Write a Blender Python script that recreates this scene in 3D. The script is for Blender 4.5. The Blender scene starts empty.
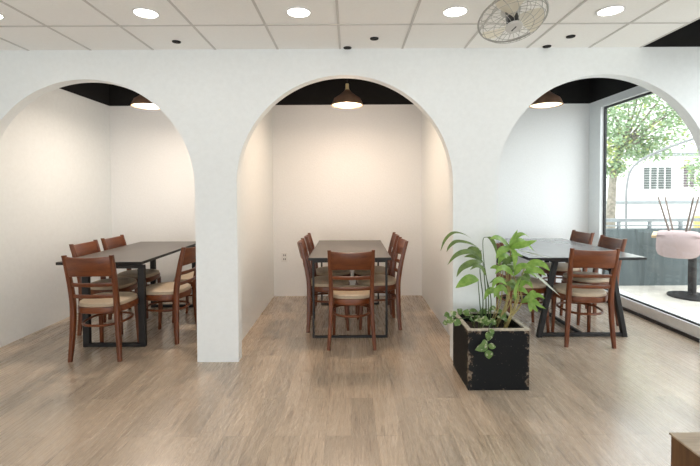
import bpy, bmesh, math, random
from mathutils import Vector, Matrix, noise as mnoise

random.seed(7)
C = bpy.context.scene
PI = math.pi

# ------------------------------------------------------------------ camera
FPX, CAM_H, PITCH, ROLL, HOR = 420.0, 1.36, math.radians(1.5), math.radians(-0.3), 191.0
CY = HOR + FPX * math.tan(PITCH)
ROT = Matrix.Rotation(PI / 2 - PITCH, 3, 'X') @ Matrix.Rotation(ROLL, 3, 'Z')
cd = bpy.data.cameras.new('camera')
cam = bpy.data.objects.new('camera', cd)
C.collection.objects.link(cam)
cam.matrix_world = Matrix.Translation((0, 0, CAM_H)) @ ROT.to_4x4()
cd.sensor_fit = 'HORIZONTAL'
cd.sensor_width = 36.0
cd.lens = 36.0 * FPX / 700.0
cd.shift_y = (CY - 233.0) / 700.0
cd.clip_start = 0.05
C.camera = cam

# ------------------------------------------------------------------ world, light, exposure
SKY = 4.8
w = bpy.data.worlds.new('overcast_sky')
C.world = w
w.use_nodes = True
bg = w.node_tree.nodes['Background']
bg.inputs[0].default_value = (0.93, 0.965, 1.0, 1)
bg.inputs[1].default_value = SKY

def area_light(name, loc, rot, sx, sy, power=0, color=(1, 1, 1), portal=False, shape='RECTANGLE'):
    l = bpy.data.lights.new(name, 'AREA')
    l.shape = shape
    l.size, l.size_y = sx, sy
    l.energy = power
    l.color = color
    o = bpy.data.objects.new(name, l)
    C.collection.objects.link(o)
    o.location = loc
    o.rotation_euler = rot
    if portal:
        l.cycles.is_portal = True
    return o

# daylight enters by the glazed right side and an added opening in the unseen rear wall
area_light('window_portal', (3.30, 3.49, 1.25), (0, PI / 2, 0), 2.24, 3.35, portal=True)
area_light('rear_opening_portal', (0, -2.75, .65), (PI / 2, 0, 0), 5.6, 1.3, portal=True)

C.view_settings.view_transform = 'Standard'
C.view_settings.look = 'None'
C.view_settings.gamma = 1
C.view_settings.use_curve_mapping = False
C.view_settings.exposure = 0.16
C.cycles.max_bounces = 10
C.cycles.diffuse_bounces = 6
C.cycles.transparent_max_bounces = 12
C.cycles.sample_clamp_indirect = 6
C.cycles.caustics_reflective = False
C.cycles.caustics_refractive = False

DOWN_P = 1.0          # each ceiling downlight
PEND_P = (15, 14.5, 1.2)     # beam out of the shade
BULB_P = (11.5, 11, 1.2)     # bare bulb at its mouth
## pendants of left, middle, right alcove

def P(px, py, Y):
    """point at depth Y seen in direction (px, py)"""
    d = ROT @ Vector(((px - 350) / FPX, -(py - CY) / FPX, -1))
    return Vector((0, 0, CAM_H)) + d * (Y / d.y)

# ------------------------------------------------------------------ material helpers
def mat(name):
    m = bpy.data.materials.new(name)
    m.use_nodes = True
    nt = m.node_tree
    return m, nt, nt.nodes['Principled BSDF']

def N(nt, typ, **kw):
    n = nt.nodes.new(typ)
    for k, v in kw.items():
        setattr(n, k, v)
    return n

def L(nt, a, b):
    nt.links.new(a, b)

def coords(nt, scale=(1, 1, 1), rot=(0, 0, 0), kind='Object'):
    tc = N(nt, 'ShaderNodeTexCoord')
    mp = N(nt, 'ShaderNodeMapping')
    mp.inputs['Scale'].default_value = scale
    mp.inputs['Rotation'].default_value = rot
    L(nt, tc.outputs[kind], mp.inputs[0])
    return mp.outputs[0]

def noise_tex(nt, vec, scale, detail=4, rough=.55):
    n = N(nt, 'ShaderNodeTexNoise')
    n.inputs['Scale'].default_value = scale
    n.inputs['Detail'].default_value = detail
    n.inputs['Roughness'].default_value = rough
    if vec is not None:
        L(nt, vec, n.inputs['Vector'])
    return n.outputs['Fac']

def ramp(nt, fac, stops):
    r = N(nt, 'ShaderNodeValToRGB')
    el = r.color_ramp.elements
    while len(el) < len(stops):
        el.new(.5)
    for e, (p, c) in zip(el, stops):
        e.position = p
        e.color = (*c, 1) if len(c) == 3 else c
    L(nt, fac, r.inputs[0])
    return r.outputs[0]

def mix(nt, fac, a, b, blend='MIX'):
    m = N(nt, 'ShaderNodeMix', data_type='RGBA', blend_type=blend)
    for sock, v in ((m.inputs[0], fac), (m.inputs[6], a), (m.inputs[7], b)):
        if hasattr(v, 'links'):
            L(nt, v, sock)
        elif isinstance(v, (int, float)):
            sock.default_value = v
        else:
            sock.default_value = (*v, 1)
    return m.outputs[2]

def math_n(nt, op, a, b=None):
    m = N(nt, 'ShaderNodeMath', operation=op)
    for i, v in enumerate((a, b)):
        if v is None:
            continue
        if hasattr(v, 'links'):
            L(nt, v, m.inputs[i])
        else:
            m.inputs[i].default_value = v
    return m.outputs[0]

def bump(nt, b, height, strength=.2, dist=.01):
    bn = N(nt, 'ShaderNodeBump')
    bn.inputs['Strength'].default_value = strength
    bn.inputs['Distance'].default_value = dist
    L(nt, height, bn.inputs['Height'])
    L(nt, bn.outputs[0], b.inputs['Normal'])

def simple(name, col, rough=.5, metal=0, var=.08, scale=12, bmp=0, stretch=(1, 1, 1), emit=None):
    m, nt, b = mat(name)
    v = coords(nt, stretch)
    n = noise_tex(nt, v, scale)
    lo = tuple(c * (1 - var) for c in col)
    hi = tuple(min(1, c * (1 + var)) for c in col)
    L(nt, ramp(nt, n, [(.3, lo), (.7, hi)]), b.inputs['Base Color'])
    b.inputs['Roughness'].default_value = rough
    b.inputs['Metallic'].default_value = metal
    if bmp:
        bump(nt, b, n, bmp)
    if emit:
        b.inputs['Emission Color'].default_value = (*emit[0], 1)
        b.inputs['Emission Strength'].default_value = emit[1]
    return m

M = {}
M['paint'] = simple('white_wall_paint', (.832, .868, .875), .6, var=.02, scale=30, bmp=.025)
M['paint_rough'] = simple('white_rendered_wall', (.85, .86, .86), .65, var=.02, scale=60, bmp=.18)
M['black_paint'] = simple('black_plenum_paint', (.006, .0055, .0055), .9, var=.2)
M['tile'] = simple('mineral_ceiling_tile', (.91, .91, .895), .8, var=.02, scale=70, bmp=.08)
M['grid'] = simple('ceiling_grid_metal', (.58, .57, .55), .5, var=.03)
M['curb'] = simple('white_curb_paint', (.85, .86, .86), .45, var=.03, scale=20)
M['dark_strip'] = simple('dark_rubber_strip', (.035, .03, .03), .55, var=.25, scale=40)
M['alu_black'] = simple('black_window_frame', (.02, .022, .024), .4, var=.1)
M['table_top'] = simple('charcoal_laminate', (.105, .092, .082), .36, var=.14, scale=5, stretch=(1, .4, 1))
M['table_top_gloss'] = simple('grey_laminate_polished', (.26, .27, .27), .2, var=.1, scale=5, stretch=(1, .4, 1))  # lighter grey and smoother than the other two tops
M['black_metal'] = simple('black_powder_coated_steel', (.009, .008, .008), .55, var=.25, scale=25)
M['beige'] = simple('beige_seat_vinyl', (.47, .37, .26), .5, var=.07, scale=30, bmp=.05)
M['shade_out'] = simple('dark_bronze_lamp_metal', (.30, .18, .12), .4, .25, var=.2)
M['brass'] = simple('brass_lampholder', (.88, .72, .40), .4, .3, var=.1)
M['cord'] = simple('black_flex', (.02, .02, .02), .6)
M['bulb_warm'] = simple('lit_warm_bulb', (1, .9, .7), .5, emit=((1, .88, .55), 1.3))
M['down_lit'] = simple('lit_downlight_lens', (1, 1, .95), .5, emit=((1, .97, .90), 8.0))
M['white_plastic'] = simple('white_plastic', (.80, .80, .79), .4, var=.02)
M['slot'] = simple('dark_slot', (.05, .05, .05), .6)
M['fan_wire'] = simple('grey_wire', (.42, .42, .40), .4, .4)
M['fan_blade'] = simple('cream_fan_blade', (.86, .83, .74), .35, var=.03)
M['fan_body'] = simple('grey_fan_housing', (.62, .62, .60), .45, var=.04)
M['soil'] = simple('dark_potting_soil', (.035, .024, .017), .95, var=.5, scale=60, bmp=.8)
M['cane'] = simple('tan_plant_cane', (.36, .30, .11), .6, var=.35, scale=18, stretch=(1, 1, 3))
M['green_cane'] = simple('dark_green_stalk', (.055, .10, .03), .5, var=.35, scale=18, stretch=(1, 1, 3))
M['pink'] = simple('pale_pink_upholstery', (.43, .335, .325), .8, var=.05, scale=40)
M['pale_wood'] = simple('pale_timber', (.62, .46, .27), .55, var=.2, scale=9, stretch=(1, 8, 8))
M['grey_leg'] = simple('brown_grey_leg', (.17, .13, .11), .5, var=.15)
M['yellow'] = simple('yellow_board', (.75, .55, .16), .6, var=.15, scale=9)
M['ext_white'] = simple('white_render_outside', (.80, .80, .78), .8, var=.06, scale=2)
M['ext_shutter'] = simple('grey_green_shutter', (.10, .115, .11), .7, var=.25, scale=8)
M['ext_pink'] = simple('faded_mauve_shutter', (.12, .095, .105), .7, var=.25, scale=8)
M['ext_rail'] = simple('grey_painted_rail', (.24, .27, .28), .6, var=.1)
M['bark'] = simple('grey_bark', (.22, .2, .16), .9, var=.4, scale=14)
M['pole'] = simple('galvanised_pole', (.20, .21, .21), .5, .3)

def wood_mat(name, dark, mid, light, rough=.35, scale=6.0, stretch=(6, 6, .7), rnd=.25):
    m, nt, b = mat(name)
    v = coords(nt, stretch)
    n = noise_tex(nt, v, scale, 6, .6)
    col = ramp(nt, n, [(.25, dark), (.5, mid), (.78, light)])
    oi = N(nt, 'ShaderNodeObjectInfo')
    k = math_n(nt, 'ADD', math_n(nt, 'MULTIPLY', oi.outputs['Random'], rnd), 1 - rnd / 2)
    hs = N(nt, 'ShaderNodeHueSaturation')
    L(nt, col, hs.inputs['Color'])
    L(nt, k, hs.inputs['Value'])
    L(nt, hs.outputs[0], b.inputs['Base Color'])
    b.inputs['Roughness'].default_value = rough
    bump(nt, b, n, .05)
    return m

M['chair_wood'] = wood_mat('red_brown_varnished_wood', (.065, .015, .004), (.130, .032, .007), (.20, .058, .014), .33)
M['chair_wood_h'] = wood_mat('red_brown_varnished_rail', (.065, .015, .004), (.135, .034, .0075), (.205, .06, .0145), .33, stretch=(.7, 6, 6))
M['box_side'] = wood_mat('dark_brown_timber', (.05, .022, .008), (.11, .05, .018), (.18, .09, .03), .5)
M['box_top'] = wood_mat('weathered_light_timber', (.28, .21, .14), (.48, .38, .27), (.62, .52, .40), .55, stretch=(.6, 9, 9), scale=5)

def floor_mat():
    m, nt, b = mat('grey_brown_plank_floor')
    v = coords(nt)
    br = N(nt, 'ShaderNodeTexBrick')
    mp = N(nt, 'ShaderNodeMapping')
    mp.inputs['Rotation'].default_value = (0, 0, PI / 2)
    L(nt, v, mp.inputs[0])
    L(nt, mp.outputs[0], br.inputs['Vector'])
    br.offset = .37
    br.inputs['Color1'].default_value = (0, 0, 0, 1)
    br.inputs['Color2'].default_value = (1, 1, 1, 1)
    br.inputs['Mortar'].default_value = (.5, .5, .5, 1)
    br.inputs['Scale'].default_value = 1
    br.inputs['Mortar Size'].default_value = .0016
    br.inputs['Mortar Smooth'].default_value = .2
    br.inputs['Brick Width'].default_value = 1.15
    br.inputs['Row Height'].default_value = .142
    # grain, drawn out along the planks and shifted plank by plank
    sh = N(nt, 'ShaderNodeVectorMath', operation='MULTIPLY_ADD')
    L(nt, br.outputs['Color'], sh.inputs[0])
    sh.inputs[1].default_value = (7.3, 11.1, 0)
    L(nt, v, sh.inputs[2])
    m2 = N(nt, 'ShaderNodeMapping')
    m2.inputs['Scale'].default_value = (46, 2.2, 1)
    L(nt, sh.outputs[0], m2.inputs[0])
    grain = noise_tex(nt, m2.outputs[0], 1.6, 8, .62)
    m3 = N(nt, 'ShaderNodeMapping')
    m3.inputs['Scale'].default_value = (15, 1.5, 1)
    L(nt, sh.outputs[0], m3.inputs[0])
    blot = noise_tex(nt, m3.outputs[0], 1.5, 5, .6)
    base = ramp(nt, grain, [(.30, (.26, .192, .135)), (.43, (.425, .335, .25)), (.57, (.50, .405, .31)), (.78, (.59, .495, .40))])
    dark = ramp(nt, blot, [(.30, (.55, .52, .50)), (.43, (1, 1, 1))])
    col = mix(nt, .8, base, dark, 'MULTIPLY')
    tone = ramp(nt, br.outputs['Color'], [(0, (.80, .79, .78)), (1, (1.12, 1.10, 1.08))])
    col = mix(nt, 1.0, col, tone, 'MULTIPLY')
    seam = ramp(nt, br.outputs['Fac'], [(0, (1, 1, 1)), (1, (.74, .71, .68))])
    col = mix(nt, 1.0, col, seam, 'MULTIPLY')
    # fine scuffs
    m4 = N(nt, 'ShaderNodeMapping')
    m4.inputs['Scale'].default_value = (70, 30, 1)
    L(nt, v, m4.inputs[0])
    sc = noise_tex(nt, m4.outputs[0], 1.3, 3, .7)
    col = mix(nt, ramp(nt, sc, [(.62, (0, 0, 0)), (.76, (.45, .45, .45))]), col, (.55, .50, .44))
    L(nt, col, b.inputs['Base Color'])
    L(nt, ramp(nt, grain, [(.3, (.36, .36, .36)), (.7, (.20, .20, .20))]), b.inputs['Roughness'])
    b.inputs['Specular IOR Level'].default_value = 1.0
    b.inputs['Coat Weight'].default_value = .35
    b.inputs['Coat Roughness'].default_value = .2
    bump(nt, b, grain, .10, .004)
    return m
M['floor'] = floor_mat()

def glass_mat():
    m, nt, b = mat('clear_window_glass')
    out = nt.nodes['Material Output']
    nt.nodes.remove(b)
    tr = N(nt, 'ShaderNodeBsdfTransparent')
    tr.inputs[0].default_value = (.87, .885, .88, 1)
    gl = N(nt, 'ShaderNodeBsdfGlossy')
    gl.inputs['Roughness'].default_value = .02
    fr = N(nt, 'ShaderNodeFresnel')
    fr.inputs[0].default_value = 1.45
    geo = N(nt, 'ShaderNodeNewGeometry')
    f2 = math_n(nt, 'MULTIPLY', math_n(nt, 'MULTIPLY', fr.outputs[0], .8), math_n(nt, 'SUBTRACT', 1.0, geo.outputs['Backfacing']))
    ms = N(nt, 'ShaderNodeMixShader')
    L(nt, f2, ms.inputs[0])
    L(nt, tr.outputs[0], ms.inputs[1])
    L(nt, gl.outputs[0], ms.inputs[2])
    L(nt, ms.outputs[0], out.inputs[0])
    return m
M['glass'] = glass_mat()

def planter_mat():
    m, nt, b = mat('worn_black_paint')
    tc = N(nt, 'ShaderNodeTexCoord')
    sx = N(nt, 'ShaderNodeSeparateXYZ')
    L(nt, tc.outputs['Object'], sx.inputs[0])
    ax = math_n(nt, 'ABSOLUTE', sx.outputs[0])
    ay = math_n(nt, 'ABSOLUTE', sx.outputs[1])
    az = math_n(nt, 'ABSOLUTE', math_n(nt, 'SUBTRACT', sx.outputs[2], .2))
    e = math_n(nt, 'MAXIMUM', math_n(nt, 'MAXIMUM', math_n(nt, 'MINIMUM', ax, ay), math_n(nt, 'MINIMUM', ax, az)), math_n(nt, 'MINIMUM', ay, az))
    n1 = noise_tex(nt, tc.outputs['Object'], 22, 6, .7)
    n2 = noise_tex(nt, tc.outputs['Object'], 7, 3, .6)
    # wear grows towards the corners of the box
    edge = math_n(nt, 'MULTIPLY', math_n(nt, 'SUBTRACT', e, .13), 3.6)
    wear = math_n(nt, 'ADD', math_n(nt, 'ADD', edge, n1), math_n(nt, 'MULTIPLY', n2, .38))
    f = ramp(nt, wear, [(.97, (0, 0, 0)), (1.0, (1, 1, 1))])
    n3 = noise_tex(nt, tc.outputs['Object'], 90, 2, .5)
    f2 = ramp(nt, n3, [(.70, (0, 0, 0)), (.74, (.6, .6, .6))])
    f = mix(nt, 1.0, f, f2, 'LIGHTEN')
    chip = ramp(nt, noise_tex(nt, tc.outputs['Object'], 45, 3), [(.35, (.04, .025, .016)), (.5, (.13, .095, .065)), (.7, (.30, .26, .21))])
    col = mix(nt, f, (.006, .0075, .009), chip)
    L(nt, col, b.inputs['Base Color'])
    b.inputs['Roughness'].default_value = .6
    b.inputs['Specular IOR Level'].default_value = .25
    bump(nt, b, wear, .25, .004)
    return m
M['planter'] = planter_mat()
M['planter_rim'] = simple('worn_pale_timber_rim', (.42, .38, .31), .75, var=.4, scale=40)

def leaf_mat(name, a, b_, rough=.4, var_col=None):
    m, nt, b = mat(name)
    v = coords(nt)
    n = noise_tex(nt, v, 25, 3)
    col = ramp(nt, n, [(.3, a), (.7, b_)])
    if var_col:
        n2 = noise_tex(nt, v, 38, 2)
        col = mix(nt, ramp(nt, n2, [(.55, (0, 0, 0)), (.62, (1, 1, 1))]), col, var_col)
    L(nt, col, b.inputs['Base Color'])
    b.inputs['Roughness'].default_value = rough
    out = nt.nodes['Material Output']
    tl = N(nt, 'ShaderNodeBsdfTranslucent')
    L(nt, col, tl.inputs[0])
    ms = N(nt, 'ShaderNodeMixShader')
    ms.inputs[0].default_value = .3
    L(nt, b.outputs[0], ms.inputs[1])
    L(nt, tl.outputs[0], ms.inputs[2])
    L(nt, ms.outputs[0], out.inputs[0])
    return m
M['leaf_dark'] = leaf_mat('olive_green_leaf', (.10, .17, .045), (.20, .29, .09))
M['leaf_bright'] = leaf_mat('bright_green_leaf', (.17, .33, .05), (.34, .52, .12))
M['leaf_pale'] = leaf_mat('silvery_leaf', (.42, .48, .36), (.62, .66, .55))
M['leaf_pothos'] = leaf_mat('variegated_leaf', (.10, .20, .05), (.20, .32, .09), var_col=(.55, .58, .38))
M['leaf_tree'] = leaf_mat('tree_leaf', (.22, .33, .19), (.34, .44, .26), .6)
M['leaf_tree_y'] = leaf_mat('yellow_green_tree_leaf', (.36, .42, .14), (.46, .50, .2), .6)

def ext_wall_mat():
    m, nt, b = mat('stained_grey_wall')
    v = coords(nt, (7, 1, .8))
    n = noise_tex(nt, v, 2.2, 6, .65)
    L(nt, ramp(nt, n, [(.3, (.055, .075, .080)), (.55, (.085, .11, .115)), (.8, (.15, .18, .18))]), b.inputs['Base Color'])
    b.inputs['Roughness'].default_value = .6
    return m
M['ext_wall'] = ext_wall_mat()
M['ext_ground'] = simple('pale_concrete_outside', (.58, .55, .49), .85, var=.18, scale=3)

# ------------------------------------------------------------------ mesh helpers
def new_bm():
    return bmesh.new()

def obj(name, bm, m, parent=None, smooth=False, loc=None):
    bmesh.ops.recalc_face_normals(bm, faces=bm.faces)
    me = bpy.data.meshes.new(name)
    bm.to_mesh(me)
    bm.free()
    for k in (m if isinstance(m, (list, tuple)) else [m]):
        me.materials.append(M[k])
    if smooth:
        for p in me.polygons:
            p.use_smooth = True
        try:
            me.set_sharp_from_angle(angle=math.radians(38))
        except Exception:
            pass
    o = bpy.data.objects.new(name, me)
    C.collection.objects.link(o)
    if parent:
        o.parent = parent
    if loc:
        o.location = loc
    return o

def empty(name, loc=(0, 0, 0), rz=0):
    o = bpy.data.objects.new(name, None)
    o.empty_display_size = .1
    C.collection.objects.link(o)
    o.location = loc
    o.rotation_euler = (0, 0, rz)
    return o

def tag(o, label, cat, group=None, kind=None):
    o['label'] = label
    o['category'] = cat
    if group:
        o['group'] = group
    if kind:
        o['kind'] = kind
    return o

def struct(name, bm, m, parent=None, smooth=False):
    o = obj(name, bm, m, parent, smooth)
    if not parent:
        o['kind'] = 'structure'
    return o

def children(o):
    return [c for c in bpy.data.objects if c.parent == o]

def copy_tree(o, parent=None):
    c = o.copy()
    C.collection.objects.link(c)
    if parent:
        c.parent = parent
    for ch in children(o):
        copy_tree(ch, c)
    return c

def box(bm, lo, hi, bevel=0, mi=0, seg=2):
    vs = [bm.verts.new((x, y, z)) for z in (lo[2], hi[2]) for y in (lo[1], hi[1]) for x in (lo[0], hi[0])]
    fs = [bm.faces.new([vs[i] for i in q]) for q in ((0, 2, 3, 1), (4, 5, 7, 6), (0, 1, 5, 4), (2, 6, 7, 3), (0, 4, 6, 2), (1, 3, 7, 5))]
    for f in fs:
        f.material_index = mi
    if bevel:
        es = list({e for f in fs for e in f.edges})
        bmesh.ops.bevel(bm, geom=es, offset=bevel, segments=seg, affect='EDGES', profile=.5)

def bx(lo, hi, bevel=0):
    bm = new_bm()
    box(bm, lo, hi, bevel)
    return bm

def loft(bm, rings, cap=True, closed_path=False):
    vr = [[bm.verts.new(p) for p in r] for r in rings]
    n = len(rings[0])
    pairs = list(zip(vr[:-1], vr[1:])) + ([(vr[-1], vr[0])] if closed_path else [])
    for a, b in pairs:
        for i in range(n):
            bm.faces.new((a[i], a[(i + 1) % n], b[(i + 1) % n], b[i]))
    if cap and not closed_path:
        bm.faces.new(vr[0][::-1])
        bm.faces.new(vr[-1])

def spline(pts, n=6):
    """Catmull-Rom through pts"""
    pts = [Vector(p) for p in pts]
    ext = [pts[0] * 2 - pts[1]] + pts + [pts[-1] * 2 - pts[-2]]
    out = []
    for i in range(1, len(ext) - 2):
        p0, p1, p2, p3 = ext[i - 1:i + 3]
        for k in range(n):
            t = k / n
            out.append(.5 * ((2 * p1) + (p2 - p0) * t + (2 * p0 - 5 * p1 + 4 * p2 - p3) * t * t + (3 * p1 - p0 - 3 * p2 + p3) * t ** 3))
    out.append(pts[-1])
    return out

def tube(bm, pts, r, seg=8, closed=False, cap=True):
    pts = [Vector(p) for p in pts]
    n = len(pts)
    rr = r if isinstance(r, (list, tuple)) else [r] * n
    rings = []
    up = None
    for i, p in enumerate(pts):
        if closed:
            t = (pts[(i + 1) % n] - pts[i - 1]).normalized()
        else:
            t = (pts[min(i + 1, n - 1)] - pts[max(i - 1, 0)]).normalized()
        if up is None:
            up = Vector((0, 0, 1)) if abs(t.z) < .9 else Vector((1, 0, 0))
        a = t.cross(up)
        if a.length < 1e-4:
            a = t.cross(Vector((0, 1, 0)))
        a.normalize()
        b = a.cross(t).normalized()
        up = b
        rings.append([p + (a * math.cos(2 * PI * k / seg) + b * math.sin(2 * PI * k / seg)) * rr[i] for k in range(seg)])
    loft(bm, rings, cap, closed)

def rsect(w, d, c=.25, n=2):
    """rounded rectangle section, w x d, list of (u, v)"""
    r = min(w, d) * c
    out = []
    for sx, sy, a0 in ((1, 1, 0), (-1, 1, 90), (-1, -1, 180), (1, -1, 270)):
        for k in range(n + 1):
            a = math.radians(a0 + 90 * k / n)
            out.append((sx * (w / 2 - r) + r * math.cos(a), sy * (d / 2 - r) + r * math.sin(a)))
    return out

def lathe(bm, prof, seg=32, c=(0, 0), closed=False):
    rings = []
    for r, z in prof:
        rings.append([Vector((c[0] + r * math.cos(2 * PI * k / seg), c[1] + r * math.sin(2 * PI * k / seg), z)) for k in range(seg)])
    loft(bm, rings, True, closed)

# ------------------------------------------------------------------ the setting
XL, XR, YA, YB, TH = -3.08, 3.08, 3.32, 5.42, .10
ZC, ZB, ZTOP, YR = 2.475, 2.466, 3.05, -2.7
struct('floor', bx((XL - .15, YR, -.06), (XR + .03, YB + .12, 0)), 'floor')

def two_tone(name, lo, hi, mk='paint'):
    """white up to the black line, black above it"""
    bm = new_bm()
    box(bm, lo, (hi[0], hi[1], ZB), mi=0)
    box(bm, (lo[0], lo[1], ZB), hi, mi=1)
    return struct(name, bm, [mk, 'black_paint'])

two_tone('wall_back', (XL - .1, YB, 0), (XR + .2, YB + .12, ZTOP), 'paint_rough')
two_tone('wall_left', (XL - .12, YR, 0), (XL, YB, ZTOP))
two_tone('wall_inner_left', (-1.11, YA + TH, 0), (-.992, YB, ZTOP))
two_tone('wall_inner_right', (.925, YA + TH, 0), (1.04, YB, ZTOP))

# arcade wall with its three round-headed openings
def arcade():
    bm = new_bm()
    arches = [(-2.08, .855, 1.392), (-.04, .855, 1.415), (2.013, .855, 1.410)]
    out = [(XL, 0)]
    for cx, r, zs in arches:
        out += [(cx - r, 0), (cx - r, zs)]
        out += [(cx + r * math.cos(PI - PI * k / 64), zs + r * math.sin(PI * k / 64)) for k in range(1, 64)]
        out += [(cx + r, zs), (cx + r, 0)]
    out += [(XR, 0), (XR, ZTOP), (XL, ZTOP)]
    f = bm.faces.new([bm.verts.new((x, YA, z)) for x, z in out])
    ex = bmesh.ops.extrude_face_region(bm, geom=[f])
    bmesh.ops.translate(bm, verts=[v for v in ex['geom'] if isinstance(v, bmesh.types.BMVert)], vec=(0, TH, 0))
    bmesh.ops.triangulate(bm, faces=[g for g in bm.faces if len(g.verts) > 4])
    bmesh.ops.bisect_plane(bm, geom=list(bm.verts) + list(bm.edges) + list(bm.faces), plane_co=(0, 0, ZC), plane_no=(0, 0, 1))
    for f in bm.faces:
        f.material_index = 1 if f.calc_center_median().z > ZC else 0
    return struct('wall_front', bm, ['paint', 'black_paint'])
arcade()

# plenum above, painted black, and its roof
struct('roof', bx((XL - .15, YR, ZTOP), (XR + .25, YB + .15, ZTOP + .1)), 'black_paint')

# suspended ceiling of square tiles, front room only; stops short of the glazing
XE = 2.285
struct('ceiling', bx((XL, YR, ZC), (XE, YA, ZC + .03)), 'tile')
bm = new_bm()
TS = .488
for k in range(-7, 6):
    x = -.072 + TS * k
    if XL < x < XE:
        box(bm, (x - .008, YR, ZC - .004), (x + .008, YA, ZC))
for k in range(0, 13):
    y = 2.842 - TS * k
    box(bm, (XL, y - .008, ZC - .0035), (XE, y + .008, ZC))
box(bm, (XE - .012, YR, ZC - .004), (XE + .003, YA, ZC + .04))
struct('trim_1', bm, 'grid')

# right side: curb, post, header, glazing
two = new_bm()
box(two, (XR, 5.18, 0), (XR + .07, YB, ZB), mi=0)
box(two, (XR, 1.8, 2.375), (XR + .07, 5.18, ZB), mi=0)
box(two, (XR, YR, 0), (XR + .07, 1.8, ZB), mi=0)  # solid unseen stretch, added to keep daylight off the front wall and floor
box(two, (XR, YR, ZB), (XR + .07, YB, ZTOP), mi=1)
struct('wall_right', two, ['paint', 'black_paint'])
bm = new_bm()
box(bm, (XR + .02, 1.8, 0), (XR + .22, 5.18, .135), .004)
struct('trim_2', bm, 'curb')
bm = new_bm()
box(bm, (XR + .005, 1.8, 0), (XR + .03, 5.18, .030))
struct('baseboard_right', bm, 'dark_strip')
win = empty('window_1', (XR + .055, 5.18, .135))
win['kind'] = 'structure'
fr = new_bm()
hz = 2.375 - .135
box(fr, (-.012, -.024, 0), (.012, 0, hz))
box(fr, (-.012, -3.38, hz - .024), (.012, -.024, hz))
box(fr, (-.012, -3.38, 0), (.012, -.024, .014))
box(fr, (-.012, -3.38, 0), (.012, -3.356, hz))
obj('window_frame', fr, 'alu_black', win)
obj('glass_pane', bx((-.004, -3.38, .014), (.004, -.024, hz - .024)), 'glass', win)

# unseen rear wall; its low wide opening is added and sized for front-room light
bm = new_bm()
box(bm, (XL, YR - .1, 0), (-2.8, YR, ZTOP))
box(bm, (2.8, YR - .1, 0), (XR + .2, YR, ZTOP))
box(bm, (-2.8, YR - .1, 1.3), (2.8, YR, ZTOP))
struct('wall_rear', bm, 'paint')

# ------------------------------------------------------------------ chairs
def seat_ring(sx, sy, n=40, pw=2.7):
    out = []
    for k in range(n):
        a = 2 * PI * k / n
        c, s = math.cos(a), math.sin(a)
        x = math.copysign(abs(c) ** (2 / pw), c) * sx
        y = math.copysign(abs(s) ** (2 / pw), s) * sy
        x *= 1 + .06 * y / sy                       # a little wider in front
        out.append((x, y))
    return out

def make_chair():
    root = empty('dining_chair')
    # upholstered seat
    bm = new_bm()
    rings = []
    for s, z in ((.955, .432), (.975, .446), (.955, .462), (.86, .472), (.60, .478), (.25, .480)):
        rings.append([Vector((x * s, y * s, z)) for x, y in seat_ring(.208, .207)])
    loft(bm, rings)
    obj('seat_cushion', bm, 'beige', root, True)
    bm = new_bm()
    rings = []
    for s, z in ((.93, .380), (.99, .386), (1.0, .412), (.995, .432), (.90, .438)):
        rings.append([Vector((x * s, y * s, z)) for x, y in seat_ring(.211, .209)])
    loft(bm, rings)
    obj('seat_frame', bm, 'chair_wood_h', root, True)
    # rear legs sweep up into the back posts
    path = [(.198, -.208, 0), (.186, -.198, .16), (.177, -.194, .32), (.174, -.195, .46), (.176, -.214, .60), (.181, -.246, .75), (.184, -.278, .868)]
    for sgn in (-1, 1):
        bm = new_bm()
        pts = spline(path, 5)
        rings = []
        for i, p in enumerate(pts):
            z = p.z
            dw = .030 + .007 * math.sin(min(1, z / .86) * PI)
            dd = .032 + .014 * math.sin(min(1, z / .86) * PI)
            rings.append([Vector((sgn * p.x + u, p.y + v, z)) for u, v in rsect(dw, dd)])
        loft(bm, rings)
        obj('leg', bm, 'chair_wood', root, True)
    for sgn in (-1, 1):
        bm = new_bm()
        rings = []
        for t in (0, .25, .5, .75, 1):
            p = Vector((sgn * .158, .158, .385)).lerp(Vector((sgn * .166, .180, 0)), t)
            s = .038 - .012 * t
            rings.append([Vector((p.x + u, p.y + v, p.z)) for u, v in rsect(s, s, .3)])
        loft(bm, rings)
        obj('leg', bm, 'chair_wood', root, True)
    # bowed boards between the posts
    def board(name, z0, z1, th, bow, sag=0.0):
        bm = new_bm()
        rings = []
        for k in range(15):
            t = -1 + 2 * k / 14
            ends = []
            zz0, zz1 = z0 + .008 * (t * t - 1) * -1 * (1 if sag else 0), z1 - sag * (1 - t * t)
            def yb(z):
                if z > .60:
                    return -.214 - (z - .60) / .268 * .064
                return -.195 - (z - .46) / .14 * .019
            sec = rsect(th, zz1 - zz0, .3)
            zc = (zz0 + zz1) / 2
            ring = []
            for u, v in sec:
                z = zc + v
                ring.append(Vector((t * .175, yb(z) + u - bow * (1 - t * t), z)))
            rings.append(ring)
        loft(bm, rings)
        return obj(name, bm, 'chair_wood_h', root, True)
    board('top_rail', .692, .858, .024, .034, .007)
    board('slat', .610, .642, .018, .030)
    board('slat', .514, .545, .018, .026)
    # bentwood hoop that ties the legs
    bm = new_bm()
    hoop = [(x, y - .008, .285) for x, y in seat_ring(.168, .188, 40, 2.5)]
    tube(bm, hoop, .0105, 8, closed=True)
    obj('stretcher', bm, 'chair_wood_h', root, True)
    return root

chair0 = make_chair()
chair_used = [False]
def chair(x, y, deg, label):
    o = copy_tree(chair0) if chair_used[0] else chair0
    chair_used[0] = True
    o.location = (x, y, 0)
    o.rotation_euler = (0, 0, math.radians(deg))
    return tag(o, label, 'chair', 'wooden chairs at the three alcove tables')

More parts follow.
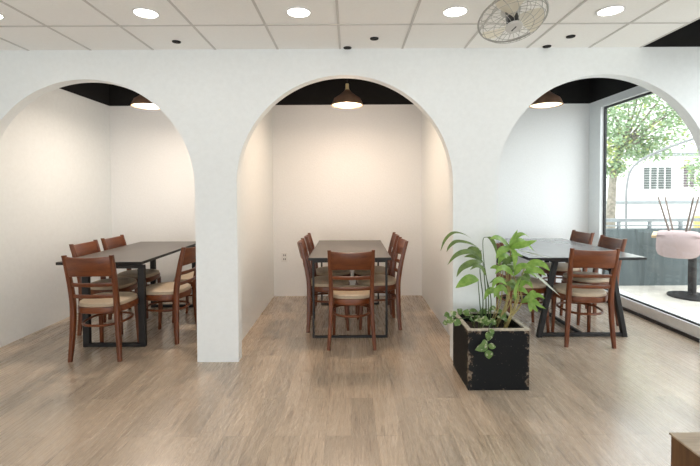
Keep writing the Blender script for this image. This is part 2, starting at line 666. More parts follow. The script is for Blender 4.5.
# middle alcove (0 deg = sitter looks at the back wall)
chair(.008, 3.768, 0, 'reddish wooden chair with its back to the viewer at the end of the middle table')
chair(-.215, 4.225, -87, 'nearer wooden chair on the left side of the middle table, seen edge-on')
chair(-.205, 4.765, -89, 'farther wooden chair on the left side of the middle table, by the back wall')
chair(.266, 4.265, 93, 'nearer wooden chair on the right side of the middle table, back leaning outwards')
chair(.245, 4.79, 90, 'farther wooden chair on the right side of the middle table, by the back wall')
# left alcove
chair(-2.06, 3.552, 1, 'red-brown wooden chair with its back to the viewer at the end of the left table')
chair(-1.735, 3.945, 83, 'wooden chair half hidden by the left white pillar, seat under the table edge')
chair(-1.66, 4.50, 88, 'wooden chair behind the left pillar, only its seat and legs showing')
chair(-2.372, 4.16, -91, 'nearer wooden chair against the left wall, rail rising above the left table')
chair(-2.368, 4.66, -91, 'farther wooden chair on the wall side of the left table, near the back corner')
# right alcove
chair(2.083, 3.797, -5, 'red-brown wooden chair with its back to the viewer at the end of the right table')
chair(1.70, 4.13, -90, 'wooden chair behind the potted plant, at the left side of the right table')
chair(2.465, 4.36, 91, 'nearer wooden chair at the window side of the right table')
chair(2.485, 4.955, 93, 'farther wooden chair at the window side, nearest the back corner by the glass')

# ------------------------------------------------------------------ tables
def table(name_label, cx, x0, x1, y0, y1, build, top='table_top'):
    t = empty('dining_table', (cx, (y0 + y1) / 2, 0))
    tag(t, name_label, 'table', 'dark tables in the alcoves')
    off = Vector((cx, (y0 + y1) / 2, 0))
    bm = new_bm()
    box(bm, (x0 - off.x, y0 - off.y, .724), (x1 - off.x, y1 - off.y, .75), .003)
    bm.normal_update()
    for f in bm.faces:
        f.material_index = 0 if f.normal.z > .9 else 1
    obj('tabletop', bm, [top, 'black_metal'], t)
    build(t, off)
    return t

def mid_frame(t, off):
    r = .010
    for y in (3.865, 5.0):
        for x in (-.343, .333):
            obj('leg', bx((x - r - off.x, y - r - off.y, .02), (x + r - off.x, y + r - off.y, .702), .002), 'black_metal', t)
        obj('floor_bar', bx((-.353 - off.x, y - r - off.y, 0), (.343 - off.x, y + r - off.y, .02), .002), 'black_metal', t)
        obj('top_bar', bx((-.353 - off.x, y - r - off.y, .702), (.343 - off.x, y + r - off.y, .722), .002), 'black_metal', t)
table('narrow dark table on thin black square frames in the middle alcove', 0, -.385, .375, 3.825, 5.19, mid_frame)

def left_frame(t, off):
    for y in (3.675, 4.93):
        for x in (-2.325, -1.835):
            obj('leg', bx((x - .028 - off.x, y - .02 - off.y, .03), (x + .028 - off.x, y + .02 - off.y, .692), .003), 'black_metal', t)
        obj('floor_bar', bx((-2.353 - off.x, y - .02 - off.y, 0), (-1.807 - off.x, y + .02 - off.y, .03), .003), 'black_metal', t)
        obj('top_bar', bx((-2.353 - off.x, y - .02 - off.y, .692), (-1.807 - off.x, y + .02 - off.y, .722), .003), 'black_metal', t)
table('dark table on broad black legs by the left wall, partly behind the left pillar', -2.20, -2.58, -1.83, 3.66, 5.16, left_frame)

def right_frame(t, off):
    for y in (3.86, 5.205):
        for s, xb, xt in ((1, 1.745, 1.89), (-1, 2.535, 2.40)):
            bm = new_bm()
            rings = []
            for z, x in ((.0, xb), (.70, xt)):
                rings.append([Vector((x + u * 1.03 - off.x, y + v - off.y, z)) for u, v in rsect(.045, .045, .12, 1)])
            loft(bm, rings)
            obj('leg', bm, 'black_metal', t)
        obj('floor_bar', bx((1.766 - off.x, y - .016 - off.y, .006), (2.514 - off.x, y + .016 - off.y, .036), .003), 'black_metal', t)
        obj('top_bar', bx((1.84 - off.x, y - .022 - off.y, .697), (2.46 - off.x, y + .022 - off.y, .722), .003), 'black_metal', t)
    obj('long_bar', bx((2.145 - .016 - off.x, 3.876 - off.y, .008), (2.145 + .016 - off.x, 5.189 - off.y, .034), .003), 'black_metal', t)
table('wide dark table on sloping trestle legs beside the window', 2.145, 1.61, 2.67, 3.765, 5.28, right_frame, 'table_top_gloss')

# ------------------------------------------------------------------ pendants and downlights
def make_pendant():
    t = empty('pendant_lamp')
    R, H = .165, .162
    bm = new_bm()
    prof = [(.022, H), (.030, H - .008), (.040, H - .022), (.085, H - .058), (.135, H - .092), (.158, .018), (.165, .0),
            (.160, .0), (.152, .018), (.130, H - .096), (.080, H - .064), (.036, H - .030), (.020, H - .012)]
    lathe(bm, prof, 40)
    obj('lamp_shade', bm, 'shade_out', t, True)
    bm = new_bm()
    lathe(bm, [(.006, H + .062), (.017, H + .058), (.018, H + .012), (.024, H + .004), (.024, H - .004)], 20)
    obj('socket', bm, 'brass', t, True)
    bm = new_bm()
    lathe(bm, [(.150, .012), (.151, .006), (.120, -.002), (.07, -.007), (.02, -.009)], 40)
    obj('diffuser', bm, 'bulb_warm', t, True)
    bm = new_bm()
    tube(bm, [(0, 0, H + .05), (0, 0, ZTOP - PZ - .02)], .004, 8)
    obj('cord', bm, 'cord', t, True)
    bm = new_bm()
    lathe(bm, [(.05, ZTOP - PZ), (.05, ZTOP - PZ - .02), (.012, ZTOP - PZ - .03)], 24)
    obj('ceiling_rose', bm, 'cord', t, True)
    return t

p_mid = P(347.3, 105.5, 4.35)
PZ = p_mid.z
pend0 = make_pendant()
spots = [(P(148.5, 110.5, 4.35), 'dark bronze pendant lamp in the left alcove, cut by the arch edge', (1, .84, .70)),
         (p_mid, 'dark bronze pendant lamp with brass neck hanging in the middle alcove', (1, .76, .57)),
         (P(546, 104.5, 4.40), 'dark bronze pendant lamp in the right alcove near the window', (1, .92, .84))]
for i, (p, lab, colr) in enumerate(spots):
    o = pend0 if i == 0 else copy_tree(pend0)
    o.location = (p.x, p.y, PZ)
    tag(o, lab, 'lamp', 'pendant lamps over the tables')
    area_light('pendant_beam', (p.x, p.y, PZ - .016), (0, 0, 0), .27, .27, PEND_P[i], colr, shape='DISK')
    l = bpy.data.lights.new('pendant_bulb', 'POINT')
    l.energy = BULB_P[i]
    l.color = colr
    l.shadow_soft_size = .05
    lo = bpy.data.objects.new('pendant_bulb', l)
    C.collection.objects.link(lo)
    lo.location = (p.x, p.y, PZ - .08)

def make_downlight():
    t = empty('downlight')
    bm = new_bm()
    lathe(bm, [(.078, 0), (.080, -.006), (.070, -.008), (.066, -.002), (.066, 0)], 32, closed=True)
    obj('trim_ring', bm, 'white_plastic', t, True)
    bm = new_bm()
    lathe(bm, [(.066, -.001), (.066, -.004), (.03, -.0045)], 32)
    obj('lens', bm, 'down_lit', t, True)
    return t
dl0 = make_downlight()
names = ['first', 'second', 'third', 'fourth', 'fifth']
for i, x in enumerate((-2.24, -1.262, -.313, .66, 1.625)):
    for j, y in enumerate((2.64, .69)):
        if j == 0:
            o = dl0 if i == 0 else copy_tree(dl0)
            o.location = (x, y, ZC - .0005)
            tag(o, 'lit round downlight in the white tiled ceiling, %s from the left' % names[i], 'light', 'ceiling downlights')
        area_light('downlight_beam', (x, y, ZC - .012), (0, 0, 0), .12, .12, DOWN_P, (1, .97, .92), shape='DISK')

# black round caps of unused outlets in the tiles
cap_l = ['black round cap in the ceiling tile above the left arch', 'black round cap in the ceiling tile above the middle arch',
         'black round cap in the ceiling tile between fan and rightmost downlight',
         'black round cap at the wall edge of the ceiling, above the middle arch', 'black round cap at the wall edge of the ceiling, right of the fan']
cap0 = None
for i, (px, py) in enumerate(((176.5, 41.5), (374.3, 38.3), (570.7, 36.2), (347.5, 48.0), (547, 46.2))):
    d = P(px, py, 1.0) - Vector((0, 0, CAM_H))
    k = (ZC - CAM_H) / d.z
    q = Vector((0, 0, CAM_H)) + d * k
    q.y = min(q.y, YA - .024)
    if cap0 is None:
        bm = new_bm()
        lathe(bm, [(.032, 0), (.030, -.006), (.02, -.007)], 24)
        cap0 = obj('ceiling_cap', bm, 'black_paint', None, True)
        o = cap0
    else:
        o = cap0.copy()
        C.collection.objects.link(o)
    o.location = (q.x, q.y, ZC - .0002)
    tag(o, cap_l[i], 'cap', 'black ceiling caps')

# ------------------------------------------------------------------ ceiling fan in its wire cage
def make_fan():
    c = P(512.3, 19.0, 2.36)
    t = empty('orbit_fan', (c.x, c.y, ZC))
    tag(t, 'caged orbit fan hanging from the tiled ceiling, facing down', 'fan')
    nrm = Vector((.02, -.36, -.93)).normalized()
    q = nrm.to_track_quat('Z', 'Y')
    Mx = Matrix.Translation(Vector((0, 0, c.z - ZC))) @ q.to_matrix().to_4x4()
    def fin(name, bm, m, smooth=True, parent=t):
        bmesh.ops.transform(bm, matrix=Mx, verts=bm.verts)
        return obj(name, bm, m, parent, smooth)
    R = .183
    def ringp(r, z, n=48):
        return [(r * math.cos(2 * PI * k / n), r * math.sin(2 * PI * k / n), z) for k in range(n)]
    bm = new_bm()
    tube(bm, ringp(R, 0), .0055, 8, closed=True)
    fin('cage_rim', bm, 'fan_wire')
    for name, s in (('front_guard', 1), ('rear_guard', -1)):
        bm = new_bm()
        h = .058 * s
        for r, f in ((.16, .55), (.105, .88)):
            tube(bm, ringp(r, h * f), .0014, 5, closed=True)
        for k in range(20):
            a = 2 * PI * k / 20
            b_ = a + .38 * s
            pts = [(.05 * math.cos(a), .05 * math.sin(a), h), (.105 * math.cos(a + .12 * s), .105 * math.sin(a + .12 * s), h * .88),
                   (.16 * math.cos(a + .26 * s), .16 * math.sin(a + .26 * s), h * .55), (R * math.cos(b_), R * math.sin(b_), 0)]
            tube(bm, spline(pts, 3), .0013, 5)
        fin(name, bm, 'fan_wire')
    bm = new_bm()
    lathe(bm, [(.045, .050), (.047, .056), (.043, .062), (.018, .065)], 28)
    cap = fin('hub_cap', bm, 'fan_body')
    bm = new_bm()
    box(bm, (-.003, -.022, .0645), (.004, .016, .0665))
    rz = Matrix.Rotation(math.radians(-18), 4, 'Z')
    bmesh.ops.transform(bm, matrix=rz, verts=bm.verts)
    fin('slot_mark', bm, 'slot', False, cap)
    bm = new_bm()
    lathe(bm, [(.030, -.055), (.034, -.01), (.034, .03), (.02, .036)], 24)
    fin('spinner', bm, 'cord')
    for k in range(3):
        bm = new_bm()
        rows = []
        for i in range(9):
            u = i / 8
            r = .030 + .150 * u
            a0, a1 = 2 * PI * k / 3 - .28 - .25 * u, 2 * PI * k / 3 + .42 + .12 * math.sin(u * PI)
            row = []
            for j in range(7):
                v = j / 6
                a = a0 + (a1 - a0) * v
                rr = r * (1 - .10 * u * (2 * v - 1) ** 2)
                row.append(Vector((rr * math.cos(a), rr * math.sin(a), .022 - .04 * v)))
            rows.append(row)
        vs = [[bm.verts.new(p) for p in row] for row in rows]
        for i in range(8):
            for j in range(6):
                bm.faces.new((vs[i][j], vs[i + 1][j], vs[i + 1][j + 1], vs[i][j + 1]))
        ex = bmesh.ops.solidify(bm, geom=list(bm.faces), thickness=.002)
        fin('blade', bm, 'fan_blade')
    bm = new_bm()
    lathe(bm, [(.02, -.052), (.055, -.058), (.060, -.085), (.048, -.112), (.02, -.118)], 28)
    fin('motor', bm, 'fan_body')
    bm = new_bm()
    top = Mx @ Vector((0, 0, -.112))
    tube(bm, spline([(top.x, top.y, top.z), (top.x, top.y + .02, -.02), (top.x, top.y + .02, -.005)], 4), .014, 10)
    lathe(bm, [(.06, 0), (.06, -.018), (.03, -.024)], 28, (top.x, top.y + .02))
    obj('mount', bm, 'fan_body', t, True)
make_fan()

# ------------------------------------------------------------------ wall socket
q = P(284.6, 257.2, YB)
so = empty('wall_socket', (q.x, YB, q.z))
tag(so, 'white wall socket plate low on the back wall of the middle alcove', 'socket')
obj('plate', bx((-.037, -.008, -.062), (.037, .0, .062), .003), 'white_plastic', so)
for z in (-.024, .026):
    bm = new_bm()
    box(bm, (-.014, -.0095, z - .012), (-.006, -.0078, z + .012))
    box(bm, (.006, -.0095, z - .012), (.014, -.0078, z + .012))
    obj('outlet', bm, 'slot', so)

# ------------------------------------------------------------------ planter and its plants
PX0, PX1, PY0, PY1, PH = .796, 1.212, 2.822, 3.238, .408
pc = ((PX0 + PX1) / 2, (PY0 + PY1) / 2)
pl = empty('planter_box', (pc[0], pc[1], 0))
tag(pl, 'scuffed black square planter on the floor before the right pillar', 'planter')
h = .208
bm = new_bm()
for lo, hi in (((-h, -h, 0), (h, -h + .022, PH)), ((-h, h - .022, 0), (h, h, PH)), ((-h, -h + .022, 0), (-h + .022, h - .022, PH)), ((h - .022, -h + .022, 0), (h, h - .022, PH)), ((-h + .02, -h + .02, .01), (h - .02, h - .02, .03))):
    box(bm, lo, hi)
obj('box', bm, 'planter', pl)
bm = new_bm()
e = h + .004
i_ = h - .024
for lo, hi in (((-e, -e, PH), (e, -i_, PH + .010)), ((-e, i_, PH), (e, e, PH + .010)), ((-e, -i_, PH), (-i_, i_, PH + .010)), ((i_, -i_, PH), (e, i_, PH + .010))):
    box(bm, lo, hi)
obj('rim', bm, 'planter_rim', pl)
bm = new_bm()
n = 14
g = [[bm.verts.new((-.184 + .368 * i / n, -.184 + .368 * j / n, .352 + .02 * mnoise.noise(Vector((i * .7, j * .7, 3))))) for j in range(n + 1)] for i in range(n + 1)]
for i in range(n):
    for j in range(n):
        bm.faces.new((g[i][j], g[i + 1][j], g[i + 1][j + 1], g[i][j + 1]))
ex = bmesh.ops.extrude_face_region(bm, geom=list(bm.faces))
for v in ex['geom']:
    if isinstance(v, bmesh.types.BMVert):
        v.co.z = .03
obj('soil', bm, 'soil', pl, True)

def leaf(bm, pts, width, tip=.0, fold=.18, face=None, n=4, wmax=.42):
    """blade along a spline: pointed, folded along its midrib; face = the way its upper side looks"""
    sp = spline(pts, n)
    m = len(sp)
    face = Vector(face or (-.1, -.8, .55)).normalized()
    rows = []
    for i, p in enumerate(sp):
        t = i / (m - 1)
        tg = (sp[min(i + 1, m - 1)] - sp[max(i - 1, 0)]).normalized()
        side = tg.cross(face)
        if side.length < .05:
            side = tg.cross(Vector((1, 0, 0)))
        side.normalize()
        nn = side.cross(tg).normalized()
        if t < wmax:
            wv = math.sin((t / wmax) * PI / 2) ** .8
        else:
            wv = math.cos((t - wmax) / (1 - wmax) * PI / 2) ** .9
        wv = max(wv, .03) * width / 2
        rows.append([p - side * wv + nn * wv * fold, p - side * wv * .5 + nn * wv * fold * .7, p, p + side * wv * .5 + nn * wv * fold * .7, p + side * wv + nn * wv * fold])
    vs = [[bm.verts.new(p) for p in r] for r in rows]
    for i in range(m - 1):
        for j in range(4):
            bm.faces.new((vs[i][j], vs[i + 1][j], vs[i + 1][j + 1], vs[i][j + 1]))

# slender stalks with arching narrow leaves, left half of the box
ZS = .352
def plant(name, label, root, stems, leaves, stem_m, groups):
    t = empty(name, (root[0], root[1], ZS))
    tag(t, label, 'plant', 'plants in the black planter')
    off = Vector((root[0], root[1], ZS))
    for pts, r in stems:
        bm = new_bm()
        pts = [Vector(p) - off for p in pts]
        sp = spline(pts, 5) if len(pts) > 2 else pts
        tube(bm, sp, [r * (1 - .45 * i / (len(sp) - 1)) for i in range(len(sp))], 7)
        obj('stem', bm, stem_m, t, True)
    for m in groups:
        for mm, pts, wd, face in leaves:
            if mm != m:
                continue
            bm = new_bm()
            leaf(bm, [Vector(p) - off for p in pts], wd, face=face)
            obj('leaf', bm, m, t, True)
    return t

def soilp(x, y):
    return Vector((x, y, ZS - .02))

s1, s2, s3, s4 = P(483, 262, 3.10), P(481, 250, 3.14), P(486, 276, 3.06), P(483, 240, 3.12)
stems = [([soilp(1.00, 3.10), P(486, 300, 3.10), s1], .006),
         ([soilp(.985, 3.14), P(483, 300, 3.14), P(480, 272, 3.14), s2], .005),
         ([soilp(1.02, 3.06), P(491, 300, 3.07), s3], .005),
         ([soilp(1.035, 3.12), P(488, 290, 3.12), P(484, 262, 3.12), s4, P(487, 237, 3.12)], .004),
         ([soilp(.97, 3.06), P(480, 305, 3.07), P(478, 280, 3.06)], .005)]
leaves = [('leaf_dark', [P(472, 239, 3.08), P(463, 234, 3.04), P(453, 233, 3.0), P(445, 240, 2.98), P(440.5, 251, 2.98)], .030, (.3, -.3, .9)),
          ('leaf_dark', [s2, P(470, 243.5, 3.10), P(457, 241.5, 3.07), P(450, 246, 3.05), P(446.5, 252, 3.05)], .034, (.2, -.5, .8)),
          ('leaf_dark', [s1, P(474, 253, 3.07), P(464, 252, 3.03), P(455, 256, 3.0), P(447.5, 265, 2.99)], .042, None),
          ('leaf_dark', [P(466, 251, 3.12), P(472, 250, 3.10), P(478, 253, 3.08), P(482, 259, 3.06)], .060, (0, -.9, .4)),
          ('leaf_dark', [s1, P(476, 262, 3.05), P(468, 264.5, 3.02), P(461, 269, 3.0), P(456.5, 277, 2.99)], .052, (-.1, -.8, .6)),
          ('leaf_bright', [P(479, 280, 3.06), P(471, 279, 3.03), P(463, 283, 3.0), P(455.5, 288, 2.98)], .075, (0, -.85, .5)),
          ('leaf_dark', [s1, P(478, 258, 3.09), P(470, 256, 3.08), P(464, 257, 3.08)], .035, None),
          ('leaf_dark', [s3, P(482, 268, 3.03), P(476, 266, 3.0), P(470, 270, 2.99)], .034, None),
          ('leaf_dark', [P(487, 237, 3.12), P(491, 239, 3.10), P(495, 246, 3.09), P(497, 256, 3.08)], .03, None)]
plant('slender_stalk_plant', 'slender dark-stemmed plant with arching narrow leaves, left in the black planter', (1.0, 3.1), stems, leaves, 'green_cane', ('leaf_dark', 'leaf_bright'))

# canes crowned by broad bright leaves, right half
c0 = P(510, 247, 3.12)
stems = [([soilp(1.085, 3.10), P(508, 300, 3.11), P(511, 272, 3.12), c0], .0065),
         ([soilp(1.12, 3.06), P(516, 300, 3.06), P(514, 276, 3.06)], .007),
         ([soilp(1.06, 3.14), P(501, 300, 3.15), P(503, 268, 3.15)], .0055),
         ([soilp(1.14, 3.14), P(521, 304, 3.14), P(520, 285, 3.12), P(525, 266, 3.10)], .0065),
         ([soilp(1.10, 3.00), P(511, 310, 3.0), P(507, 285, 3.0)], .0055)]
F1 = (-.1, -.85, .5)
leaves = [('leaf_bright', [c0, P(511, 241, 3.10), P(514, 235, 3.07), P(517.5, 229.5, 3.04)], 0.070, (.5, -.8, .3)),
          ('leaf_bright', [c0, P(504, 242, 3.09), P(497, 238, 3.06), P(490, 238.5, 3.03)], 0.061, (.1, -.7, .7)),
          ('leaf_bright', [c0, P(518, 246, 3.08), P(527, 244, 3.04), P(537, 240.5, 3.0)], 0.064, (0, -.75, .65)),
          ('leaf_bright', [c0, P(516, 237, 3.15), P(523, 234, 3.17), P(529.5, 237.5, 3.2)], 0.041, (0, -.6, .8)),
          ('leaf_bright', [c0, P(519, 240, 3.14), P(527, 244, 3.16), P(534, 251, 3.18)], 0.033, None),
          ('leaf_bright', [c0, P(505, 249, 3.06), P(500, 252, 3.02), P(496, 259, 3.0)], 0.057, F1),
          ('leaf_bright', [c0, P(514, 252, 3.06), P(515, 260, 3.03), P(514, 270, 3.01)], 0.041, F1),
          ('leaf_bright', [P(525, 266, 3.10), P(534, 263, 3.06), P(543, 265, 3.03), P(550, 271, 3.0)], 0.066, (0, -.7, .7)),
          ('leaf_bright', [P(525, 266, 3.10), P(530, 269, 3.05), P(539, 271, 3.01), P(546, 276, 2.98)], 0.057, F1),
          ('leaf_bright', [P(514, 276, 3.06), P(519, 268, 3.03), P(526, 266, 3.0), P(533, 269, 2.98)], 0.057, (0, -.7, .7)),
          ('leaf_bright', [P(514, 276, 3.06), P(508, 270, 3.03), P(501, 268, 3.0), P(495, 274, 2.98)], 0.049, F1),
          ('leaf_bright', [P(507, 285, 3.0), P(501, 280, 2.98), P(495, 282, 2.96), P(492, 289, 2.95)], 0.041, F1),
          ('leaf_bright', [P(516, 300, 3.02), P(515, 291, 3.0), P(517, 284, 2.98), P(521, 278, 2.97)], 0.045, (.5, -.8, .2)),
          ('leaf_pale', [P(525, 266, 3.10), P(533, 272, 3.04), P(543, 281, 2.99), P(560, 296, 2.94)], 0.037, (.5, -.7, .5)),
          ('leaf_pale', [c0, P(522, 251, 3.14), P(538, 255, 3.12), P(551, 258, 3.10)], 0.018, (0, -.3, .95)),
          ('leaf_pale', [P(503, 268, 3.15), P(504, 264, 3.12), P(512, 264, 3.1), P(520, 267, 3.08)], 0.029, None)]
for k, (ex_, ey, sx_) in enumerate(((541, 306, .03), (545, 299, .03), (538, 312, .028), (546, 309, .024), (530, 312, .028), (536, 296, .03))):
    leaves.append(('leaf_bright', [P(521, 303, 3.10), P(527 + k * .4, 300 - .6 * k, 3.07), P((527 + ex_) / 2 + 2, ey - 4, 3.05), P(ex_, ey, 3.03)], sx_ * 1.3, F1))
for pth, wd in (([P(501, 300, 3.12), P(494, 291, 3.08), P(488, 292, 3.05), P(484, 300, 3.02)], .05), ([P(508, 295, 3.08), P(503, 288, 3.03), P(497, 290, 3.0), P(494, 298, 2.99)], .05),
                ([P(520, 288, 3.10), P(524, 282, 3.07), P(529, 283, 3.04), P(533, 289, 3.02)], .045), ([P(511, 262, 3.12), P(506, 256, 3.08), P(501, 258, 3.05), P(498, 266, 3.03)], .045)):
    leaves.append(('leaf_bright', pth, wd, F1))
r2 = random.Random(12)
for k in range(7):
    x0, y0 = 1.03 + .018 * k + r2.uniform(-.01, .01), 3.02 + r2.uniform(0, .13)
    tx, ty = 500 + 3.4 * k + r2.uniform(-3, 3), r2.uniform(258, 286)
    stems.append(([soilp(x0, y0), P(tx + r2.uniform(-3, 3), 300, y0), P(tx, ty, y0)], r2.uniform(.003, .006)))
    for q_ in range(3):
        b0 = P(tx, ty + 5 * q_, y0)
        a = r2.uniform(-.4, PI + .4)
        ln = r2.uniform(.08, .14)
        e = b0 + Vector((math.cos(a) * ln, -abs(math.sin(a)) * ln * .5, r2.uniform(-.07, .05)))
        leaves.append((r2.choice(('leaf_bright', 'leaf_dark', 'leaf_dark')), [b0, b0.lerp(e, .5) + Vector((0, -.01, .025)), e], r2.uniform(.025, .045), F1))
plant('broad_leaf_cane_plant', 'bushy plant with tan canes and broad bright green leaves, right in the black planter', (1.1, 3.09), stems, leaves, 'cane', ('leaf_bright', 'leaf_dark', 'leaf_pale'))

# trailing vine with small heart-shaped leaves
t = empty('trailing_vine', (1.0, 2.93, ZS))
tag(t, 'variegated vine creeping over the soil and hanging down the planter front', 'plant', 'plants in the black planter')
off = Vector((1.0, 2.93, ZS))
YF = PY0 - .022
v1 = [soilp(1.0, 2.99), Vector((.985, 2.90, .44)), P(489, 328, YF + .004), P(489, 335, YF), P(487, 343, YF), P(488, 351, YF)]
v2 = [soilp(.90, 3.05), Vector((.86, 3.0, .44)), P(459, 319, 3.0), P(452, 316, 3.05), P(447, 322, 3.08)]
v3 = [soilp(.92, 3.15), P(470, 312, 3.12), P(462, 313, 3.12)]
for v in (v1, v2, v3):
    bm = new_bm()
    tube(bm, [p - off for p in spline(v, 5)], .0028, 6)
    obj('stem', bm, 'green_cane', t, True)
vl = [((489, 331), (488, 341), .055, YF), ((488, 345), (475, 350), .055, YF), ((487, 341), (481, 344), .04, YF), ((488, 350), (489, 359), .06, YF - .005), ((488, 345), (496, 347), .04, YF), ((490, 329), (494, 334), .035, YF),
      ((452, 317), (447, 323), .06, 3.04), ((456, 316), (450, 311), .05, 3.06), ((459, 319), (455, 326), .055, 3.0), ((462, 313), (457, 309), .05, 3.12), ((464, 315), (468, 309), .05, 3.10), ((447, 322), (442.5, 323), .04, 3.08), ((449, 313), (444, 316), .04, 3.08)]
rr = random.Random(3)
for k in range(22):
    x0, y0 = rr.uniform(.84, 1.18), rr.uniform(2.94, 3.26)
    a = rr.uniform(0, 2 * PI)
    b0 = Vector((x0, y0, .385 + rr.uniform(0, .05)))
    ln = rr.uniform(.05, .085)
    b1 = b0 + Vector((math.cos(a) * ln, math.sin(a) * ln, rr.uniform(-.012, .03)))
    b1.x = min(max(b1.x, .84), 1.175)
    b1.y = min(max(b1.y, 2.94), 3.27)
    bm = new_bm()
    tube(bm, [(b0 - Vector((0, 0, .03 + (b0.z - .385)))) - off, b0 - off], .0018, 5)
    leaf(bm, [b0 - off, b0.lerp(b1, .5) + Vector((0, 0, .008)) - off, b1 - off], rr.uniform(.035, .06), face=(rr.uniform(-.3, .3), -.5, .8), wmax=.35)
    obj('leaf', bm, 'leaf_pothos', t, True)
for (a, b_, wd, Y) in vl:
    bm = new_bm()
    p0, p1 = P(a[0], a[1], Y), P(b_[0], b_[1], Y - .01)
    leaf(bm, [p0 - off, p0.lerp(p1, .5) + Vector((0, -.006, 0)) - off, p1 - off], wd, face=(.1, -.9, .4), wmax=.35)
    obj('leaf', bm, 'leaf_pothos', t, True)

# ------------------------------------------------------------------ wooden box at the lower right
q = P(668.5, 432, 1.0)
d = q - Vector((0, 0, CAM_H))
k = (.45 - CAM_H) / d.z
q = Vector((0, 0, CAM_H)) + d * k
wb = empty('wooden_box', (q.x + .25, q.y - .35, 0))
tag(wb, 'dark brown wooden box with light plank top in the lower right corner', 'box')
obj('body', bx((-.245, -.345, 0), (.245, .345, .442), .003), 'box_side', wb)
bm = new_bm()
for k in range(5):
    box(bm, (-.25, -.35 + .14 * k, .442), (.25, -.35 + .14 * k + .1385, .45), .002)
obj('top', bm, 'box_top', wb)

# ------------------------------------------------------------------ outside
struct('ground', bx((XR + .22, -14, -.10), (40, 45, -.02)), 'ext_ground')
bm = new_bm()
box(bm, (XR + .25, 6.0, -.02), (12, 6.18, .79))
o = struct('wall_outside', bm, 'ext_wall')

# handrail on the low wall
fe = empty('wall_railing', (6, 6.09, .79))
tag(fe, 'grey horizontal railing on top of the low outdoor wall', 'railing')
for z, hh in ((.045, .008), (.125, .024)):
    obj('rail', bx((-2.7, -.03, z - hh), (5.5, .03, z + hh)), 'ext_rail', fe)
for k in range(18):
    x = -2.55 + .45 * k
    obj('post', bx((x - .018, -.02, 0), (x + .018, .02, .105)), 'ext_rail', fe)

# table with an upturned chair
AX = -math.radians(38)
tb = empty('outdoor_table', (4.36, 5.36, -.02), AX)
tag(tb, 'pale timber pedestal table outside the window carrying an upturned chair', 'table')
bm = new_bm()
for k in range(6):
    box(bm, (-.40, -.33 + .11 * k, .765), (.62, -.33 + .11 * k + .106, .795), .003)
obj('tabletop', bm, 'pale_wood', tb)
bm = new_bm()
tube(bm, [(.02, 0, .03), (.02, 0, .765)], .045, 16)
obj('pedestal', bm, 'black_metal', tb, True)
bm = new_bm()
lathe(bm, [(.26, 0), (.26, .02), (.06, .04), (.04, .06)], 28, (.02, 0))
obj('foot', bm, 'black_metal', tb, True)

cc = P(678, 240, 5.06)
uc = empty('upturned_chair', (cc.x + .14, cc.y + .18, .775), AX)
tag(uc, 'pale pink upholstered chair turned upside down on the outdoor table', 'chair')
bm = new_bm()
prof = [(.20, .034, .15), (.16, .046, .185), (.02, .052, .195), (-.13, .055, .20), (-.215, .040, .208), (-.255, -.03, .213), (-.262, -.10, .216), (-.255, -.165, .212), (-.245, -.215, .19), (-.235, -.245, .13)]
def sh(y, z, hw):
    out = []
    n = 18
    for k in range(n + 1):
        t = -1 + 2 * k / n
        crv = .055 * (abs(t) ** 2.5)
        yy = y + crv * (1 if z < .02 else .2)
        zz = z - (.012 * abs(t) ** 4 if z > .02 else 0)
        out.append((hw * t, yy, zz))
    return out
pr = spline([(p[2], p[0], p[1]) for p in prof], 3)
rings = []
for i, p in enumerate(pr):
    tg = (pr[min(i + 1, len(pr) - 1)] - pr[max(i - 1, 0)])
    nv = Vector((0, tg.z, -tg.y)).normalized()
    th = .014
    base = [Vector(q_) for q_ in sh(p.y, p.z, p.x)]
    rings.append([b_ + nv * th for b_ in base] + [b_ - nv * th for b_ in reversed(base)])
loft(bm, rings)
obj('seat_shell', bm, 'pink', uc, True)
for (x0, y0, x1, y1) in ((-.085, -.10, -.20, -.20), (-.05, .10, -.14, .20), (.075, -.10, .14, -.20), (.11, .10, .20, .20)):
    bm = new_bm()
    tube(bm, [(x0, y0, .055), (x1, y1, .49)], [.012, .009], 8)
    obj('leg', bm, 'grey_leg', uc, True)

# white house across the way
hs = empty('house', (12, 20, 0))
tag(hs, 'white rendered house with grey shuttered windows across the yard', 'building')
obj('facade', bx((-10, 0, -.02), (14, .4, 7.5)), 'ext_white', hs)
def house_window(px0, px1, py0, py1, m, n):
    a, b_ = P(px0, py1, 20), P(px1, py0, 20)
    o_ = Vector((12, 20, 0))
    wdt = (b_.x - a.x)
    bm = new_bm()
    box(bm, (a.x - o_.x - .08, -.06, a.z - .08), (b_.x - o_.x + .08, 0, b_.z + .08))
    f = obj('window', bm, 'ext_white', hs)
    bm = new_bm()
    for k in range(n):
        x0 = a.x - o_.x + wdt * k / n + wdt * .12 / n
        x1 = a.x - o_.x + wdt * (k + 1) / n - wdt * .12 / n
        nz = 9
        for j in range(nz):
            z0 = a.z + (b_.z - a.z) * j / nz
            box(bm, (x0, -.085, z0), (x1, -.062, z0 + (b_.z - a.z) / nz * .86))
    obj('shutter', bm, m, f)
house_window(642, 671, 167, 189, 'ext_shutter', 4)
house_window(681.5, 694, 164, 187, 'ext_pink', 2)
bm = new_bm()
for z in (2.95, 3.05):
    box(bm, (-10, -.10, z), (14, 0, z + .04))
obj('cornice', bm, 'ext_rail', hs)
# garden wall before the house
bm = new_bm()
box(bm, (4, 12, -.02), (24, 12.2, .95))
box(bm, (4, 11.95, .95), (24, 12.25, 1.03), mi=1)
struct('wall_garden', bm, ['ext_white', 'ext_rail'])

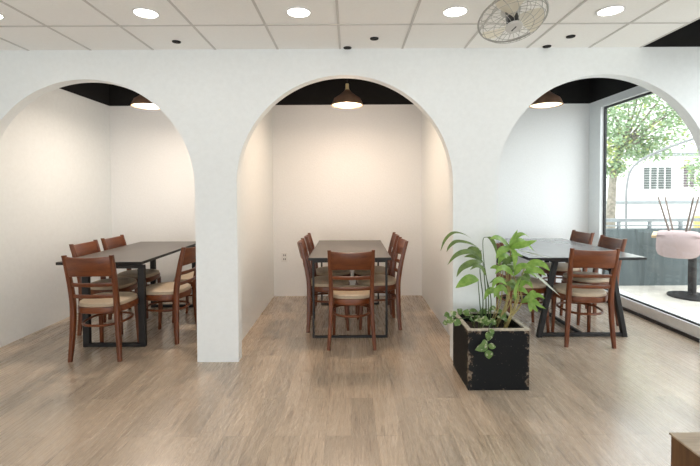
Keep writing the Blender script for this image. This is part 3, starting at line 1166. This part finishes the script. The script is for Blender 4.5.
# arched pole
ap = P(627, 236, 8.2)
po = empty('curved_pole', (ap.x, 8.2, -.02))
tag(po, 'thin grey pole outside that curves over to the right', 'pole')
pts = [P(626.5, 260, 8.2), P(626, 205, 8.2), P(627, 185, 8.2), P(631, 170, 8.2), P(642, 159.5, 8.2), P(662, 150, 8.2), P(684, 142, 8.2), P(720, 130, 8.2), P(760, 121, 8.2)]
pts[0].z = -.02
bm = new_bm()
tube(bm, [p - Vector((ap.x, 8.2, -.02)) for p in spline(pts, 6)], .022, 8)
obj('shaft', bm, 'pole', po, True)

# tree crown seen through the glass
def tree(name, label, base, trunk_pts, clusters, nleaf, size, mats, seed):
    r = random.Random(seed)
    t = empty(name, base)
    tag(t, label, 'tree', 'trees outside the window')
    off = Vector(base)
    bm = new_bm()
    sp = spline([Vector(p) for p in trunk_pts], 5)
    tube(bm, [p - off for p in sp], [.11 * (1 - .6 * i / (len(sp) - 1)) for i in range(len(sp))], 8)
    obj('trunk', bm, 'bark', t, True)
    top = sp[-1]
    for c, rad in clusters:
        bm = new_bm()
        c = Vector(c)
        mid = top.lerp(c, .5) + Vector((0, 0, -.12))
        s2_ = spline([sp[-4], mid, c], 5)
        tube(bm, [p - off for p in s2_], [.035 * (1 - .8 * i / (len(s2_) - 1)) for i in range(len(s2_))], 6)
        obj('branch', bm, 'bark', t, True)
    bm = new_bm()
    for k in range(nleaf):
        c, rad = clusters[r.randrange(len(clusters))]
        v = Vector((r.gauss(0, 1), r.gauss(0, 1), r.gauss(0, .75)))
        v = v.normalized() * rad * (r.random() ** .45)
        p = Vector(c) + v - off
        a = Vector((r.uniform(-1, 1), r.uniform(-1, 1), r.uniform(-.8, .3))).normalized()
        b_ = a.cross(Vector((r.uniform(-1, 1), r.uniform(-1, 1), r.uniform(-1, 1)))).normalized()
        s = size * r.uniform(.6, 1.3)
        q4 = [p, p + a * s * .5 + b_ * s * .28, p + a * s, p + a * s * .5 - b_ * s * .28]
        f = bm.faces.new([bm.verts.new(x) for x in q4])
        f.material_index = 1 if (r.random() < .12 or (mats[1] and mnoise.noise((p + off) * 1.1) > .35)) else 0
    obj('foliage', bm, ['leaf_tree', 'leaf_tree_y'], t)
Yt = 9.5
cl = [(P(606, 128, Yt), .45), (P(604, 150, Yt), .4), (P(606, 105, Yt), .5), (P(612, 112, Yt), .55), (P(628, 100, Yt + .3), .6), (P(645, 96, Yt), .55), (P(625, 130, Yt - .2), .6), (P(648, 122, Yt), .6), (P(668, 112, Yt + .2), .55),
      (P(665, 138, Yt - .2), .5), (P(684, 118, Yt), .45), (P(612, 148, Yt), .45), (P(632, 152, Yt + .1), .38), (P(650, 148, Yt), .38), (P(615, 168, Yt), .25), (P(690, 100, Yt), .5), (P(640, 80, Yt), .7), (P(670, 85, Yt), .7)]
tb_ = P(610, 225, Yt)
tree('shade_tree', 'leafy green tree whose crown fills the top of the window', (tb_.x, Yt, -.02),
     [(tb_.x, Yt, -.02), (tb_.x + .03, Yt, 1.2), (tb_.x + .15, Yt + .05, 2.0), (tb_.x + .4, Yt, 2.7)], cl, 7000, .085, (1, 1), 5)
b2 = P(690, 200, 14)
cl2 = [(P(697, 166, 14), .5), (P(708, 160, 14), .6), (P(700, 180, 14), .4)]
tree('small_tree', 'small green tree at the right edge of the view through the window', (b2.x + .5, 14, -.02),
     [(b2.x + .5, 14, -.02), (b2.x + .5, 14, 1.0), (b2.x + .5, 14, 1.6), (b2.x + .5, 14, 2.0)], cl2, 500, .13, (1, 1), 9)

# yellow board behind the railing at the very edge
q = P(700, 228, 7.0)
bm = new_bm()
box(bm, (-.10, -.02, 0), (.35, .02, q.z + .22))
o = obj('yellow_board', bm, 'yellow')
o.location = (q.x, 7.0, -.02)
tag(o, 'yellow board standing behind the outdoor railing at the right edge', 'board')
